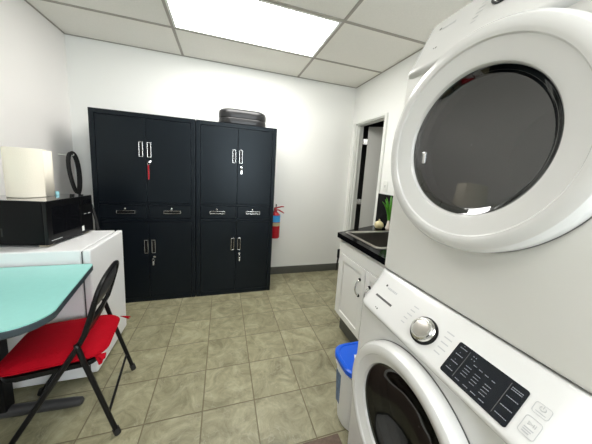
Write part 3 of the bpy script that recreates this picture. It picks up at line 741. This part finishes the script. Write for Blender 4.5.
# ------------------------------------------------------------------ folding chair
CX, CY, CA = 0.70, -1.592, math.radians(8)
t = thing('folding_chair', 'black metal folding chair pushed under the teal table', 'chair', (CX, CY, 0))
HWU = 0.197
def P3(x, s, z): return (CX+(x-CX)*math.cos(CA)-s*math.sin(CA), CY+(x-CX)*math.sin(CA)+s*math.cos(CA), z)
for s in (-1, 1):
    yy = s*HWU
    f = MB(); f.tube([P3(0.470, yy*1.03, 0.012), P3(0.64, yy*1.02, 0.285), P3(0.785, yy, 0.520), P3(0.812, yy, 0.575), P3(0.835, yy*0.99, 0.65), P3(0.858, yy*0.97, 0.735)], 0.0125, 10)
    f.build('front_leg', chair_m, t)
    MB().tube([P3(0.462, yy*1.03, 0.001), P3(0.472, yy*1.03, 0.03)], 0.016, 10).build('rubber_foot', black_r, t)
    yr = s*0.220
    f = MB(); f.tube([P3(0.785, s*0.213, 0.545), P3(0.81, s*0.215, 0.44), P3(0.92, yr, 0.012)], 0.0115, 10)
    f.build('rear_leg', chair_m, t)
    MB().tube([P3(0.924, yr, 0.001), P3(0.915, yr, 0.035)], 0.0155, 10).build('rubber_foot', black_r, t)
    MB().tube([P3(0.789, s*0.19, 0.535), P3(0.789, s*0.224, 0.535)], 0.007, 8).build('pivot', gasket, t)
def arch(u):                                              # u from -1 to 1 across the back: half-width share, height, setback
    q = max(0, 1-abs(u)**2.8)**(1/2.8)
    return 0.735+0.086*q, 0.858+0.022*q
lp = []
for i in range(25):
    u = math.cos(PI*i/24); z, x = arch(u); lp.append(P3(x, HWU*0.97*u, z))
MB().tube(lp, 0.0115, 10).build('back_loop', chair_m, t)
bp_ = MB()
us = [math.cos(PI*i/18) for i in range(19)]
lo = [P3(0.846+0.016*math.sqrt(max(0, 1-u*u)), HWU*0.95*u, 0.695) for u in us]
mid = [P3(0.857+0.020*math.sqrt(max(0, 1-u*u)), HWU*0.96*u, 0.735) for u in us]
hi = []
for u in us: z, x = arch(u); hi.append(P3(x-0.001, HWU*0.95*u, z-0.006))
for A, B in ((lo, mid), (mid, hi)):
    for i in range(18): bp_.quad(A[i], A[i+1], B[i+1], B[i])
bmesh.ops.remove_doubles(bp_.bm, verts=bp_.bm.verts, dist=0.0001)
o = bp_.build('backrest', chair_p, t, 60); sm = o.modifiers.new('thick', 'SOLIDIFY'); sm.thickness = 0.004
bp_ = MB()
A = [P3(0.804+0.020*math.sqrt(max(0, 1-u*u)), HWU*0.96*u, 0.560) for u in us]; B = [P3(0.827+0.020*math.sqrt(max(0, 1-u*u)), HWU*0.96*u, 0.635) for u in us]
for i in range(18): bp_.quad(A[i], A[i+1], B[i+1], B[i])
bmesh.ops.remove_doubles(bp_.bm, verts=bp_.bm.verts, dist=0.0001)
o = bp_.build('lower_back_rail', chair_m, t, 60); sm = o.modifiers.new('thick', 'SOLIDIFY'); sm.thickness = 0.005
st_ = [P3(x, y, 0)[:2] for x, y in rrect(0.485, 0.845, -0.178, 0.178, [0.04, 0.07, 0.07, 0.04], 6)]
MB().prism(st_, 0.395, 0.418, 0.006).build('seat', chair_m, t)
MB().tube([P3(0.888, -0.210, 0.125), P3(0.888, 0.210, 0.125)], 0.007, 8).build('crossbar', chair_m, t)
MB().tube([P3(0.565, -0.198, 0.165), P3(0.565, 0.198, 0.165)], 0.007, 8).build('crossbar', chair_m, t)
# cushion
KY = 0
t = thing('seat_cushion', 'red cloth cushion tied on the black folding chair', 'cushion', (0.67, CY, 0.419))
def cu(ins, z): return [P3(x, y, z) for x, y in rrect(0.468+ins, 0.880-ins, -0.181+ins, 0.181-ins, 0.075, 7)]
c = MB(); c.loft([cu(0.045, 0.4195), cu(0.015, 0.422), cu(0.002, 0.434), cu(0.0, 0.442), cu(0.004, 0.454), cu(0.02, 0.467), cu(0.05, 0.476), cu(0.10, 0.480)])
c.build('pad', red_c, t, 70)
c = MB(); c.tube([(x, y, 0.441) for x, y, z in cu(-0.001, 0)], 0.004, 6, closed=True); c.build('piping', red_c, t)
for s in (-1, 1):
    for dx, dz, ln in ((0.02, -0.030, 0.03), (0.030, -0.012, 0.02)):
        c = MB(); y0 = CY+0.022+s*0.165
        c.loft([[(0.852, y0, 0.436), (0.862, y0-0.004, 0.436), (0.862, y0-0.004, 0.440), (0.852, y0, 0.440)],
                [(0.856+dx*0.6, y0+s*ln*0.4, 0.430+dz*0.4), (0.882+dx*0.6, y0-0.02*s+s*ln*0.4, 0.432+dz*0.4), (0.882+dx*0.6, y0-0.02*s+s*ln*0.4, 0.440+dz*0.4), (0.856+dx*0.6, y0+s*ln*0.4, 0.438+dz*0.4)],
                [(0.864+dx, y0+s*ln, 0.430+dz), (0.874+dx, y0-0.01*s+s*ln, 0.430+dz), (0.874+dx, y0-0.01*s+s*ln, 0.434+dz), (0.864+dx, y0+s*ln, 0.434+dz)]])
        c.build('tie', red_c, t)
